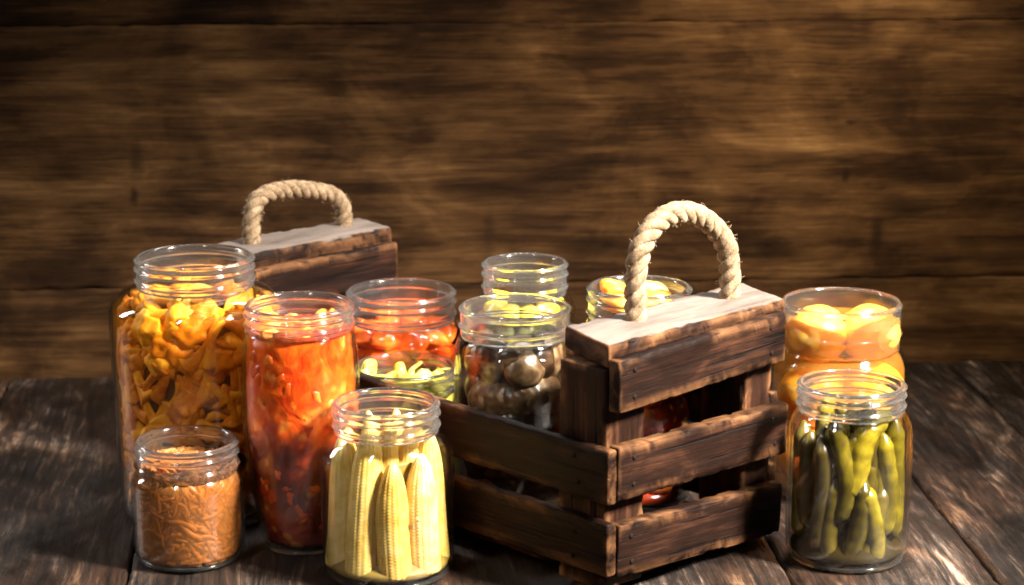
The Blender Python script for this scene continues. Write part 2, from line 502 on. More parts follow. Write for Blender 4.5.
# top rails (lids of the ends)
def rail(xc, yc, L, D, T, z, seed, rz, shear):
    v, f = rough_plank(L, D, T, seed, wob=0.0007, chip=0.0018, bev=0.0016, nx=90)
    v = [(p[0] - shear * p[2], p[1], p[2]) for p in v]
    o = obj('top_rail', mesh_from('top_rail', v, f), M_RAIL, crate)
    o.location = (xc, yc, z - T / 2)
    o.rotation_euler = Euler((R(90), 0, rz), 'XYZ')
    return o
rail(0.0990, 0.0250, 0.173, 0.054, 0.0150, HC, 51, R(-0.6), 0.33)
rail(0.0855, LEN - 0.030, 0.144, 0.050, 0.0150, HC, 52, R(-1.2), 0.15)

# rope handles: three twisted strands following an arch
def spline(pts, n):
    out = []
    P = [2 * pts[0] - pts[1]] + pts + [2 * pts[-1] - pts[-2]]
    m = len(pts) - 1
    for i in range(n + 1):
        t = i / n * m
        k = min(int(t), m - 1); u = t - k
        p0, p1, p2, p3 = P[k:k + 4]
        out.append(0.5 * ((2 * p1) + (p2 - p0) * u + (2 * p0 - 5 * p1 + 4 * p2 - p3) * u * u + (3 * p1 - p0 - 3 * p2 + p3) * u ** 3))
    return out
def rope(pts, Rr, pitch, seed):
    rr = random.Random(seed)
    cl = spline([Vector(p) for p in pts], 420)
    ds = [0.0]
    for a, b in zip(cl[:-1], cl[1:]): ds.append(ds[-1] + (b - a).length)
    frames = []
    u = Vector((0, 1, 0))
    for i in range(len(cl)):
        t = (cl[min(i + 1, len(cl) - 1)] - cl[max(i - 1, 0)]).normalized()
        u = (u - t * u.dot(t)).normalized()
        frames.append((t, u.copy(), t.cross(u)))
    parts = []
    for s in range(3):
        path = []
        for i, c in enumerate(cl):
            a = 2 * PI * (ds[i] / pitch + s / 3) + 0.25 * noise.noise(Vector((ds[i] * 60, s, seed)))
            q = Rr * 0.50 * (1 + 0.10 * noise.noise(Vector((ds[i] * 120, s * 3.1, seed))))
            path.append(c + frames[i][1] * math.cos(a) * q + frames[i][2] * math.sin(a) * q)
        def sec(i, t, s=s):
            rad = Rr * 0.545 * (1 + 0.07 * noise.noise(Vector((ds[i] * 200, s * 7, seed))))
            return [(rad * (1 + 0.05 * math.sin(k * 2.0 + ds[i] * 900)) * math.cos(2 * PI * k / 14), rad * (1 + 0.05 * math.cos(k * 3.0 - ds[i] * 700)) * math.sin(2 * PI * k / 14)) for k in range(14)]
        parts.append(sweep(path, sec))
    for _ in range(320):                      # loose fibres
        i = rr.randrange(8, len(cl) - 8)
        a = rr.uniform(0, 2 * PI)
        d = frames[i][1] * math.cos(a) + frames[i][2] * math.sin(a)
        p0 = cl[i] + d * Rr * 0.85
        tl = frames[i][0] * rr.uniform(-1, 1)
        ln = rr.uniform(0.0015, 0.0048)
        p1 = p0 + (d + tl * 1.5).normalized() * ln * 0.5
        p2 = p1 + (d * 0.7 + tl * 2 + Vector((rr.uniform(-1, 1), rr.uniform(-1, 1), rr.uniform(-1, 1)))).normalized() * ln * 0.5
        parts.append(sweep([p0, p1, p2], lambda i, t: circ(0.00014, 3)))
    V, F = join_parts(parts)
    return obj('rope_handle', mesh_from('rope_handle', V, F), M_ROPE, crate)
rope([(0.0640, 0.031, 0.150), (0.0645, 0.031, 0.170), (0.0635, 0.0305, 0.190), (0.0655, 0.029, 0.209), (0.0765, 0.028, 0.2225), (0.094, 0.028, 0.2285), (0.113, 0.027, 0.2265),
      (0.1325, 0.0265, 0.2165), (0.1465, 0.0260, 0.2020), (0.1525, 0.026, 0.184), (0.1530, 0.026, 0.167), (0.1525, 0.026, 0.150)], 0.0071, 0.0285, 3)
rope([(0.0415, 0.388, 0.150), (0.0420, 0.388, 0.168), (0.0430, 0.388, 0.183), (0.0480, 0.388, 0.1945), (0.0600, 0.388, 0.1990), (0.080, 0.388, 0.1990), (0.102, 0.388, 0.1950),
      (0.1210, 0.388, 0.1890), (0.1310, 0.388, 0.1790), (0.1330, 0.388, 0.167), (0.1330, 0.388, 0.150)], 0.0066, 0.0255, 5)

# ------------------------------------------------------------------ jars
def smooth_profile(pts, n=60):
    P = [Vector((p[0], p[1], 0)) for p in pts]
    return [(max(0.0, q.x), q.y) for q in spline(P, n)]

def neck_mesh(r, z0, z1, beads=2, t=0.0030, lip=0.0012):
    """threaded glass neck: closed ring section with rounded lip and thread ridges"""
    h = z1 - z0
    outer = []
    N = 46
    for i in range(N + 1):
        s = i / N
        z = z0 + h * s
        rr = r
        for b in range(beads):
            c = 0.24 + 0.40 * b / max(1, beads - 1) if beads > 1 else 0.35
            rr += 0.0014 * math.exp(-((s - c) / 0.055) ** 2)
        rr += lip * math.exp(-((s - 0.93) / 0.075) ** 2)
        if s > 0.94: rr -= (s - 0.94) / 0.06 * 0.0016
        if s < 0.06: rr -= 0.0004
        outer.append((rr, z))
    prof = outer + [(r - t * 0.30, z1 + 0.0006), (r - t * 0.75, z1 + 0.0003), (r - t, z1 - 0.0012)]
    for i in range(12):
        s = 1 - (i + 1) / 12
        prof.append((r - t - 0.0003 * math.sin(s * PI), z0 + (h - 0.0012) * s))
    V, F = lathe(prof, 96, True)
    return mesh_from('neck', V, F)

def jar(label, loc, shape, r_neck, z_neck, z_top, beads=2, rz=0.0, cat='jar', neck_t=0.003, lip=0.0012):
    """shape: list of (r,z) outer body profile from foot to neck"""
    root = empty('glass_jar', loc, rz)
    tag(root, label, cat)
    prof = smooth_profile(shape, 70)
    t = 0.0018
    inner = [(max(0.0005, r - t), z) for (r, z) in prof if z > 0.0062]
    closed = [(0.0004, 0.0012)] + [(prof[0][0] * 0.8, 0.0012)] + prof + inner[::-1] + [(inner[0][0] * 0.8, 0.0052), (0.0004, 0.0050)]
    V, F = lathe(closed, 96)
    obj('body', mesh_from('body', V, F), M_THIN, root)
    obj('neck', neck_mesh(r_neck, z_neck, z_top, beads, neck_t, lip), M_GLASS, root)
    # thick glass foot
    fr = prof[0][0]
    foot = [(fr - 0.0035, 0.0010), (fr - 0.0015, 0.0002), (fr + 0.0005, 0.0008), (fr + 0.0012, 0.0024), (fr + 0.0002, 0.0034), (fr - 0.0025, 0.0030)]
    V, F = lathe(foot, 72, True)
    obj('foot', mesh_from('foot', V, F), M_GLASS, root)
    return root, [(max(0.0005, r - t - 0.0004), z) for (r, z) in prof]

def r_at(prof, z):
    for (r0, z0), (r1, z1) in zip(prof[:-1], prof[1:]):
        if z0 <= z <= z1 and z1 > z0:
            return r0 + (r1 - r0) * (z - z0) / (z1 - z0)
    return prof[-1][0] if z > prof[-1][1] else prof[0][0]

def fill_mesh(name, prof, z0, z1, inset, amp=0.0, freq=80, seed=0, dome=0.0, seg=96):
    """a mass that fills a jar from z0 to z1"""
    n = 50
    pr = [(0.0003, z0)]
    for i in range(n + 1):
        z = z0 + (z1 - z0) * i / n
        ii = 0.0008 + (inset - 0.0008) * min(1.0, max(0.0, (z - z0 - 0.004) / 0.012)) if inset > 0.004 else inset
        pr.append((max(0.002, r_at(prof, z) - ii), z))
    rt = pr[-1][0]
    for k in range(1, 12):
        q = rt * (1 - k / 12)
        pr.append((max(0.0003, q), z1 + dome * (1 - (q / rt) ** 2)))
    V, F = lathe(pr, seg)
    if amp:
        W = []
        for (x, y, z) in V:
            d = fbm(Vector((x * freq, y * freq, z * freq + seed)), 3)
            rr = math.hypot(x, y)
            if z >= z1 - 1e-6:
                W.append((x, y, z + d * amp * 1.6))
            else:
                k = 1 - abs(d) * amp / max(rr, 0.004)
                W.append((x * k, y * k, z))
        V = W
    return mesh_from(name, V, F)

def put(name, me, loc, quat_or_euler, scale=1.0):
    """a copy of an item as an object of its own (shared mesh)"""
    o = bpy.data.objects.new(name, me)
    o.location = loc
    if isinstance(quat_or_euler, Matrix):
        o.rotation_euler = quat_or_euler.to_euler()
    else:
        o.rotation_euler = quat_or_euler
    o.scale = (scale,) * 3 if isinstance(scale, (int, float)) else scale
    return link(o)

def tangent_frame(phi, roll):
    """local x = in the jar wall's tangent plane turned by roll, z = outward"""
    out = Vector((math.cos(phi), math.sin(phi), 0))
    tan = Vector((-math.sin(phi), math.cos(phi), 0))
    up = Vector((0, 0, 1))
    x = tan * math.cos(roll) + up * math.sin(roll)
    y = out.cross(x)
    return Matrix((x, y, out)).transposed()

def press(me, prof, phi, roll, z, s=1.0, gap=0.0004):
    """radius at which an item lying against the inside of the glass just touches it"""
    vs = me.vertices
    st = max(1, len(vs) // 160)
    rad = r_at(prof, z)
    c, sn = math.cos(roll), math.sin(roll)
    best = rad
    for vi in range(0, len(vs), st):
        v = vs[vi]
        t = (v.co.x * c - v.co.y * sn) * s          # sideways
        u = (v.co.x * sn + v.co.y * c) * s          # upwards
        lim = r_at(prof, z + u) - gap
        k = lim * lim - t * t
        best = min(best, (math.sqrt(k) if k > 0 else 0.0) - v.co.z * s)
    return max(0.002, best)

# ---- tall jar of chanterelles
LA = (-0.2168, 1.5000, 0)
jA, pA = jar('big tall jar packed with golden orange mushrooms', LA,
             [(0.0515, 0.0012), (0.0550, 0.006), (0.0562, 0.02), (0.0575, 0.06), (0.0590, 0.118), (0.0592, 0.142), (0.0577, 0.1495), (0.0510, 0.1560), (0.0435, 0.1590), (0.0405, 0.1605)], 0.0400, 0.1605, 0.1807, 2, 0.3)
# ---- small squat jar of shredded salad
LS = (-0.2120, 1.4020, 0)
jS, pS = jar('small squat jar of shredded orange brown salad', LS,
             [(0.0320, 0.0012), (0.0350, 0.005), (0.0362, 0.012), (0.0366, 0.03), (0.0366, 0.050), (0.0358, 0.0550), (0.0342, 0.0585), (0.0334, 0.0597)], 0.0330, 0.0597, 0.0801, 2, 1.2)
# ---- waisted jar of red relish
LK = (-0.1390, 1.4270, 0)
jK, pK = jar('tall tapering jar of orange red relish with shade painted into its lower part', LK,
             [(0.0250, 0.0012), (0.0272, 0.006), (0.0290, 0.012), (0.0318, 0.026), (0.0350, 0.048), (0.0374, 0.068), (0.0386, 0.085), (0.0390, 0.103), (0.0384, 0.124), (0.0370, 0.140), (0.0358, 0.1485)], 0.0352, 0.1485, 0.1652, 2, 0.7, lip=0.0008)
# ---- baby corn jar
LC = (-0.0800, 1.3750, 0)
jC, pC = jar('jar of upright pale yellow baby corn cobs', LC,
             [(0.0380, 0.0012), (0.0412, 0.006), (0.0424, 0.014), (0.0428, 0.04), (0.0428, 0.074), (0.0420, 0.0820), (0.0390, 0.0885), (0.0355, 0.0925), (0.0338, 0.0945)], 0.0334, 0.0945, 0.1137, 2, 2.1)
# ---- green bean jar
LB = (0.2202, 1.4050, 0)
jB, pB = jar('jar of olive green beans in dark brine', LB,
             [(0.0365, 0.0012), (0.0393, 0.006), (0.0400, 0.014), (0.0404, 0.04), (0.0404, 0.080), (0.0398, 0.0885), (0.0378, 0.0945), (0.0358, 0.0980), (0.0348, 0.0998)], 0.0344, 0.0998, 0.1180, 2, 0.1)
# ---- peach jar
LP = (0.2331, 1.5480, 0)
jP, pP = jar('wide mouthed jar of whole orange peaches in syrup', LP,
             [(0.0440, 0.0012), (0.0480, 0.006), (0.0490, 0.015), (0.0494, 0.05), (0.0494, 0.084), (0.0487, 0.0925), (0.0465, 0.0985), (0.0435, 0.1030), (0.0425, 0.1050)], 0.0420, 0.1050, 0.1381, 1, 0.9, lip=0.0008)
# ---- jars standing in the crate
ZF = 0.0135
LT = (-0.0815, 1.6080, ZF)
jT, pT = jar('wide crate jar of orange red tomato slices', LT,
             [(0.0370, 0.0012), (0.0410, 0.006), (0.0428, 0.02), (0.0430, 0.06), (0.0430, 0.080), (0.0424, 0.088), (0.0405, 0.094), (0.0398, 0.096)], 0.0394, 0.096, 0.1180, 2, 0.5)
LY = (-0.0756, 1.5350, ZF)
jY, pY = jar('low crate jar of yellow green pepper strips', LY,
             [(0.0340, 0.0012), (0.0375, 0.006), (0.0388, 0.02), (0.0390, 0.05), (0.0387, 0.058), (0.0378, 0.0625), (0.0372, 0.064)], 0.0366, 0.064, 0.0806, 2, 1.5)
LM = (0.0020, 1.4670, ZF)
jM, pM = jar('wide crate jar of brown button mushrooms', LM,
             [(0.0360, 0.0012), (0.0395, 0.006), (0.0408, 0.02), (0.0410, 0.06), (0.0410, 0.106), (0.0403, 0.1130), (0.0385, 0.1185), (0.0372, 0.1205)], 0.0368, 0.1205, 0.1405, 1, 0.2)
LQ = (0.0091, 1.5450, ZF)
jQ, pQ = jar('narrow necked crate jar of yellow green gherkins', LQ,
             [(0.0320, 0.0012), (0.0350, 0.006), (0.0358, 0.02), (0.0360, 0.08), (0.0360, 0.116), (0.0352, 0.1225), (0.0320, 0.1285), (0.0298, 0.1310)], 0.0294, 0.1310, 0.1533, 2, 0.9)
LL = (0.0861, 1.4797, ZF)
jL, pL = jar('crate jar of dark red fruit half hidden under the rope handle rail', LL,
             [(0.0330, 0.0012), (0.0360, 0.006), (0.0370, 0.02), (0.0374, 0.06), (0.0374, 0.112), (0.0370, 0.120), (0.0358, 0.1265), (0.0350, 0.1285)], 0.0346, 0.1285, 0.1510, 2, 0.4)

# ------------------------------------------------------------------ contents
FRONT = -PI / 2     # towards the camera
def cyl(L, phi, r, z):
    return (L[0] + r * math.cos(phi), L[1] + r * math.sin(phi), L[2] + z)

# chanterelles -------------------------------------------------------
M_CHANT = mat_food('chanterelle_skin', [(0.22, (0.38, 0.095, 0.004)), (0.42, (0.68, 0.225, 0.007)), (0.58, (0.86, 0.37, 0.014)), (0.8, (0.92, 0.55, 0.07))], 260, 0.52, 0.35, 0.3, (1, .5, .1), 0.003, 0.4, vary=0.42)
def chanterelle(seed):
    rr = random.Random(seed)
    L = rr.uniform(0.028, 0.038)
    b1, b2 = rr.uniform(-0.0055, 0.0055), rr.uniform(-0.0025, 0.0025)
    n = 26
    path = [Vector((L * (t - 0.5), b1 * math.sin(t * PI) + b2 * math.sin(2 * t * PI), -0.35 * (L * (t - 0.5)) ** 2 / 0.045)) for t in [i / (n - 1) for i in range(n)]]
    capr = rr.choice([0.0055, 0.0070, 0.0085, 0.0105])
    sr = rr.uniform(0.0026, 0.0036)
    ph = rr.uniform(0, 6)
    def sec(i, t):
        if t < 0.06: rad = sr * 0.8 * math.sqrt(t / 0.06 + 0.02)
        elif t < 0.55: rad = sr * (0.8 + 0.3 * t)
        else:
            q = (t - 0.55) / 0.45
            rad = sr + (capr - sr) * q ** 2.2
        if t > 0.985: rad *= 0.86
        wav = max(0.0, (t - 0.6) / 0.4)
        return [(0.62 * rad * (1 + 0.16 * wav * math.sin(3 * a + ph) + 0.08 * math.sin(5 * a + ph + 4 * t)) * math.cos(a), rad * (1 + 0.14 * wav * math.sin(4 * a + ph * 2)) * math.sin(a)) for a in [2 * PI * k / 16 for k in range(16)]]
    V, F = sweep(path, sec, True)
    V = [(x, y, z) for (x, y, z) in V]
    return mesh_from('chanterelle', V, F)
chant = [chanterelle(s) for s in range(9)]
def cap_piece(seed):
    V, F = blob(0.0125, seed + 40, 0.30, 1.5, (1.0, 0.85, 0.36), 4)
    V = [(x, y, z - 22 * (x * x + y * y) + 0.0012 * math.sin(x * 520 + seed) * math.cos(y * 410)) for (x, y, z) in V]
    return mesh_from('chanterelle', V, F)
chant[2] = cap_piece(1); chant[5] = cap_piece(2); chant[8] = cap_piece(3)
for c in chant: c.materials.append(M_CHANT)
GA = 'golden mushrooms in the tall jar'
LABA = 'golden orange mushroom packed inside the big tall jar'
k = 0
zrow = 0.014
while zrow < 0.150:
    nphi = 12
    for j in range(nphi):
        phi = FRONT + R(-108 + 216 * (j + rnd.uniform(0.1, 0.9)) / nphi)
        z = min(zrow + rnd.uniform(-0.006, 0.006), 0.151)
        pool = (2, 5, 8) if rnd.random() < (0.06 if z < 0.112 else 0.50) else (0, 1, 3, 4, 6, 7)
        me = chant[rnd.choice(pool)]
        roll = rnd.uniform(0, 2 * PI); sc = rnd.uniform(0.95, 1.25)
        rad = press(me, pA, phi, roll, z, sc) - (rnd.uniform(0.0, 0.0045))
        o = put('chanterelle', me, cyl(LA, phi, rad, z), tangent_frame(phi, roll), sc)
        tag(o, LABA, 'mushroom', GA); k += 1
    zrow += 0.0094
for j in range(14):       # heap under the neck
    a = rnd.uniform(0, 2 * PI); q = 0.030 * math.sqrt(rnd.random())
    o = put('chanterelle', chant[j % 9], (LA[0] + q * math.cos(a), LA[1] + q * math.sin(a), 0.151 + rnd.uniform(0, 0.006)), Euler((rnd.uniform(-.5, .5), rnd.uniform(-.5, .5), rnd.uniform(0, 6.28))), rnd.uniform(0.8, 1.0))
    tag(o, LABA, 'mushroom', GA)
M_BRA = mat_food('brine_amber', [(0.3, (0.030, 0.009, 0.0015)), (0.7, (0.12, 0.036, 0.004))], 120, 0.25, 0.5)
tag(obj('brine', fill_mesh('brine', pA, 0.006, 0.147, 0.0115, 0.003, 60, 1), M_BRA, None, LA), 'murky amber brine among the golden mushrooms', 'brine', None, 'stuff')

tag(obj('juice', fill_mesh('juice', pA, 0.0056, 0.1500, 0.0004), mat_liquid('mushroom_juice', (1.0, 0.90, 0.66), (0.62, 0.27, 0.030), 0.15), None, LA), 'thin amber juice around the golden mushrooms of the tall jar', 'juice', None, 'stuff')

# shredded salad --------------------------------------------------------
M_SHR = mat_food('shreds', [(0.3, (0.19, 0.056, 0.008)), (0.5, (0.34, 0.115, 0.018)), (0.7, (0.50, 0.22, 0.05))], 160, 0.5, 0.35, 0.35, (1, .5, .2), 0.003, 0.35)
def shred_mass(L, prof, z0, z1, n, seed, inset=0.003):
    rr = random.Random(seed)
    parts = []
    for i in range(n):
        top = rr.random() < 0.16
        phi = FRONT + R(rr.uniform(-120, 120)) if not top else rr.uniform(0, 2 * PI)
        z = rr.uniform(z0, z1)
        rad = r_at(prof, z) - inset - rr.uniform(0, 0.0009)
        if top:
            z = z1 + rr.uniform(-0.002, 0.003); rad = r_at(prof, z1) * math.sqrt(rr.random()) * 0.85
        Mx = tangent_frame(phi, rr.uniform(0, 2 * PI))
        ln = rr.uniform(0.014, 0.030); bd = rr.uniform(-0.008, 0.008)
        w = rr.uniform(0.0007, 0.0022); th = rr.uniform(0.00025, 0.0005)
        c = Vector((rad * math.cos(phi), rad * math.sin(phi), z))
        path = []
        for q in range(9):
            t = q / 8 - 0.5
            s = Vector((ln * t, bd * (0.25 - t * t) * 4 * 0.6, 0))
            p = c + Mx @ s
            rh = math.hypot(p.x, p.y); lim = r_at(prof, min(max(p.z, z0), z1)) - 0.0010
            if not top and rh > 1e-5:
                want = min(lim, rad)
                p.x *= want / rh; p.y *= want / rh
            elif rh > lim: p.x *= lim / rh; p.y *= lim / rh
            p.z = min(max(p.z, z0), z1 + 0.004)
            path.append(p)
        out = Vector((math.cos(phi), math.sin(phi), 0.01))
        parts.append(sweep(path, lambda i, t, w=w, th=th: [(th, w), (-th, w), (-th, -w), (th, -w)], True, out))
    return join_parts(parts)
V, F = shred_mass(LS, pS, 0.006, 0.0625, 760, 5, 0.0012)
tag(obj('shredded_salad', mesh_from('shredded_salad', V, F), M_SHR, None, LS), 'shredded carrot and cabbage salad in the small squat jar', 'salad', None, 'stuff')
M_BRS = mat_food('salad_mass', [(0.30, (0.15, 0.040, 0.006)), (0.46, (0.27, 0.085, 0.013)), (0.60, (0.40, 0.155, 0.028)), (0.76, (0.52, 0.26, 0.07))], 260, 0.6, 0.25, 0.45, (1, .5, .2), 0.004, 0.2, (1, 1, 0.45))
tag(obj('salad_mass', fill_mesh('salad_mass', pS, 0.0056, 0.0615, 0.0012, 0.0010, 110, 4), M_BRS, None, LS), 'cloudy amber pulp between the shreds of the squat jar', 'salad', None, 'stuff')

tag(obj('juice', fill_mesh('juice', pS, 0.0056, 0.0630, 0.0004), mat_liquid('salad_juice', (1.0, 0.84, 0.60), (0.46, 0.215, 0.070), 0.42), None, LS), 'cloudy amber juice around the shreds of the squat jar', 'juice', None, 'stuff')

# red relish --------------------------------------------------------------
def relish_mat(name, stops, flecks, fl_col, low=None, zl=0.0):
    m = NT(name)
    v = m.coords()
    v2 = warp(m, v, (60, 60, 60), (0.012, 0.012, 0.012))
    n1 = m.noise(v2, (70, 70, 45), 5, 0.6, 0.8)
    n2 = m.noise(v2, (30, 30, 24), 3, 0.55, 0.4)
    h = m.math('MULTIPLY_ADD', n1, 0.5, m.math('MULTIPLY', n2, 0.5))
    col = m.ramp(h, stops)
    vo = m.n('ShaderNodeTexVoronoi'); vo.inputs['Scale'].default_value = 95.0
    m.l(v2, vo.inputs['Vector'])
    if low:  # shade painted into the lower part as a darker red
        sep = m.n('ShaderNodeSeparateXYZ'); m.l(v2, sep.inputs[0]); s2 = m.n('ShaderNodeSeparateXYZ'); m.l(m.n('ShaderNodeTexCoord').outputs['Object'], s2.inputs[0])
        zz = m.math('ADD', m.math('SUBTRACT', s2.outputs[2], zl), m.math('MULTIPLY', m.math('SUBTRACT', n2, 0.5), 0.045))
        lay = m.n('ShaderNodeMapRange'); lay.interpolation_type = 'SMOOTHSTEP'  # mask of the painted shade, fading out upwards
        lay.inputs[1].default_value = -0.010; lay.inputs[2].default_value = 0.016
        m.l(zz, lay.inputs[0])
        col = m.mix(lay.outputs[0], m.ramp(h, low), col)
    fk = m.math('MULTIPLY', m.ramp(vo.outputs['Distance'], [(0.18, 1.0), (0.42, 0.0)]), m.ramp(n2, [(0.46, 0.0), (0.60, flecks)]))
    col = m.mix(fk, col, fl_col)
    m.bsdf(col, 0.22, 0.5, m.bump(h, 0.8, 0.003), 0.3, (1, .35, .1), 0.004)
    return m.mat
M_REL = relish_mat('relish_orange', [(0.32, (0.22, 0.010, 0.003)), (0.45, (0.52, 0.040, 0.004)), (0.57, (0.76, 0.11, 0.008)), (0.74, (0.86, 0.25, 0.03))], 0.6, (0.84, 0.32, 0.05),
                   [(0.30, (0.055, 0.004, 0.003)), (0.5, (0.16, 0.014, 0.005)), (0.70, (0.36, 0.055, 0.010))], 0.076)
tag(obj('relish', fill_mesh('relish', pK, 0.0056, 0.1515, 0.0006, 0.0022, 70, 2, 0.002), M_REL, None, LK), 'chunky orange red relish in the tapering jar with shade painted deep red lower down', 'relish', None, 'stuff')
M_CHUNK = mat_food('pickled_chunk', [(0.3, (0.62, 0.13, 0.012)), (0.5, (0.80, 0.30, 0.05)), (0.7, (0.88, 0.55, 0.22))], 130, 0.22, 0.5, 0.3, (1, .4, .15), 0.004, 0.4, vary=0.25)
M_PIECE = mat_food('relish_piece', [(0.3, (0.40, 0.030, 0.004)), (0.5, (0.66, 0.095, 0.008)), (0.7, (0.82, 0.28, 0.04))], 110, 0.25, 0.45, 0.3, (1, .35, .1), 0.004, 0.3, vary=0.45)
pieces = [mesh_from('piece', *blob(0.0075, s + 60, 0.30, 1.4, (1.5, 0.75, 0.34), 3)) for s in range(5)]
for c in pieces: c.materials.append(M_PIECE)
for j in range(46):
    z = 0.018 + 0.128 * ((j * 0.618) % 1.0)
    phi = FRONT + R(-100 + 200 * ((j * 0.755 + 0.1) % 1.0)); roll = rnd.uniform(0.6, 2.5)
    me = pieces[j % 5]; sc = rnd.uniform(0.7, 1.15)
    tag(put('vegetable_piece', me, cyl(LK, phi, press(me, pK, phi, roll, z, sc) - 0.0002, z), tangent_frame(phi, roll), sc), 'orange red vegetable piece pressed to the glass of the tapering jar', 'vegetable', 'vegetable pieces in the red relish')
chunks = [mesh_from('chunk', *blob(0.0085, s, 0.35, 1.3, (1.2, 0.8, 0.5), 3)) for s in range(4)]
for c in chunks: c.materials.append(M_CHUNK)
for j in range(12):
    a = FRONT + R(-150 + 300 * j / 11); q = 0.0285 if j % 3 else 0.014
    o = put('vegetable_chunk', chunks[j % 4], cyl(LK, a, q - 0.003, 0.1490 + rnd.uniform(-0.001, 0.004)), Euler((rnd.uniform(-1, 1), rnd.uniform(-1, 1), rnd.uniform(0, 6))), rnd.uniform(0.7, 0.95))
    tag(o, 'orange vegetable chunk on top of the red relish', 'vegetable', 'vegetable chunks on the relish')

# baby corn -----------------------------------------------------------------
M_CORN = mat_food('baby_corn_skin', [(0.28, (0.42, 0.230, 0.030)), (0.45, (0.54, 0.350, 0.075)), (0.60, (0.63, 0.445, 0.135)), (0.76, (0.72, 0.57, 0.26))], 140, 0.3, 0.5, 0.3, (1, .7, .3), 0.004, 0.25, vary=0.2)
def cob(L, r, seed):
    rr = random.Random(seed)
    na, nz = 84, 150
    rows = 18; V = []; F = []
    bx, by = rr.uniform(-0.002, 0.002), rr.uniform(-0.0015, 0.0015)
    for i in range(nz + 1):
        t = i / nz
        env = r * (0.94 - 0.08 * t) * max(0.0, 1 - max(0.0, (t - 0.45) / 0.552) ** 2.6) ** 0.62 + 0.0002
        if t < 0.03: env *= 0.75 + 0.25 * math.sqrt(t / 0.03)
        kern = abs(math.sin(t * L / 0.0021 * PI / 1.0)) ** 0.6
        for k in range(na):
            a = 2 * PI * k / na
            rowv = abs(math.sin(a * rows / 2 + 0.6 * t)) ** 0.7
            alt = abs(math.sin(t * L / 0.0021 * PI + (PI / 2 if int(a * rows / (2 * PI) ) % 2 else 0))) ** 0.6
            d = env - 0.00050 * (1 - rowv) - 0.00030 * (1 - alt)
            d *= 1 + 0.03 * noise.noise(Vector((math.cos(a) * 2, math.sin(a) * 2, t * 6 + seed)))
            d = max(0.0002, d)
            V.append((d * math.cos(a) + bx * math.sin(t * PI), d * math.sin(a) + by * math.sin(t * PI), L * t))
    for i in range(nz):
        for k in range(na):
            l = (k + 1) % na
            F.append((i * na + k, i * na + l, (i + 1) * na + l, (i + 1) * na + k))
    F.append(tuple(range(na - 1, -1, -1))); F.append(tuple(nz * na + k for k in range(na)))
    me = mesh_from('baby_corn', V, F); me.materials.append(M_CORN)
    return me
cobs = {'tall': cob(0.097, 0.0116, 1), 'mid': cob(0.088, 0.0116, 2), 'short': cob(0.076, 0.0116, 3)}
GC = 'baby corn cobs in the jar'
def ccob(kind, deg, q, z, lean, label, s=1.0, group=None):
    phi = FRONT + R(deg)
    out = Vector((math.cos(phi), math.sin(phi), 0)); tan = Vector((-math.sin(phi), math.cos(phi), 0))
    ax = (Vector((0, 0, 1)) + out * lean[0] + tan * lean[1]).normalized()
    x = (tan - ax * tan.dot(ax)).normalized(); y = ax.cross(x)
    o = put('baby_corn', cobs[kind], cyl(LC, phi, q, z), Matrix((x, y, ax)).transposed(), s)
    tag(o, label, 'corn cob', group or GC)
ccob('mid', -76, 0.0302, 0.0062, (-0.03, 0.00), 'baby corn cob against the glass on the side by the red relish', 1.02)
ccob('tall', -31, 0.0294, 0.0062, (-0.088, 0.03), 'tall baby corn cob at the front whose tip reaches the jar neck', 1.04)
ccob('short', 12, 0.0294, 0.0062, (-0.01, -0.01), 'short front baby corn cob whose whole tip shows below the shoulder')
ccob('short', 53, 0.0294, 0.0062, (-0.01, 0.00), 'front baby corn cob against the glass next to the short tipped one', 1.03)
ccob('mid', 96, 0.0294, 0.0062, (-0.03, 0.0), 'baby corn cob against the glass on the side by the crate', 1.0)
HID = 'baby corn cob standing behind the front row'
for dg in (-116, 138, 180, -158):
    ccob('mid', dg, 0.0298, 0.0065, (-0.01, 0.01), HID, 1.0, 'baby corn cobs behind the front row')
SL = (0.80, 0.80, 1.0)
ccob('tall', -62, 0.0135, 0.0085, (0.00, 0.03), 'slim baby corn cob in the middle with its pointed tip standing in the neck', SL)
ccob('tall', 8, 0.0135, 0.0095, (0.01, 0.00), 'slim baby corn cob in the middle standing straight in the neck', SL)
ccob('tall', 80, 0.0135, 0.0060, (0.02, -0.03), 'slim baby corn cob in the middle with its tip leaning in the neck', SL)
ccob('tall', 152, 0.0135, 0.0080, (0.02, 0.02), 'slim baby corn cob in the middle at the back of the neck', SL)
ccob('tall', 224, 0.0135, 0.0080, (0.02, 0.02), 'slim baby corn cob in the middle at the back by the red relish', SL)
bits = mesh_from('corn_piece', *blob(0.0048, 2, 0.3, 1.4, (1, .8, .7), 3)); bits.materials.append(M_CORN)
tag(put('corn_piece', bits, cyl(LC, FRONT + R(10), 0.019, 0.1005), Euler((.4, .2, .3))), 'small pale corn piece lying in the jar neck', 'corn piece')
tag(put('corn_piece', bits, cyl(LC, FRONT + R(33), 0.0385, 0.046), Euler((.4, .2, 1.3)), 0.42), 'loose corn kernel stuck between two cobs and the glass', 'corn piece')
M_BRC = mat_food('brine_corn', [(0.3, (0.13, 0.075, 0.008)), (0.7, (0.24, 0.155, 0.02))], 80, 0.6, 0.5)
tag(obj('brine', fill_mesh('brine', pC, 0.006, 0.0780, 0.0200), M_BRC, None, LC), 'cloudy yellow brine among the baby corn cobs', 'brine', None, 'stuff')

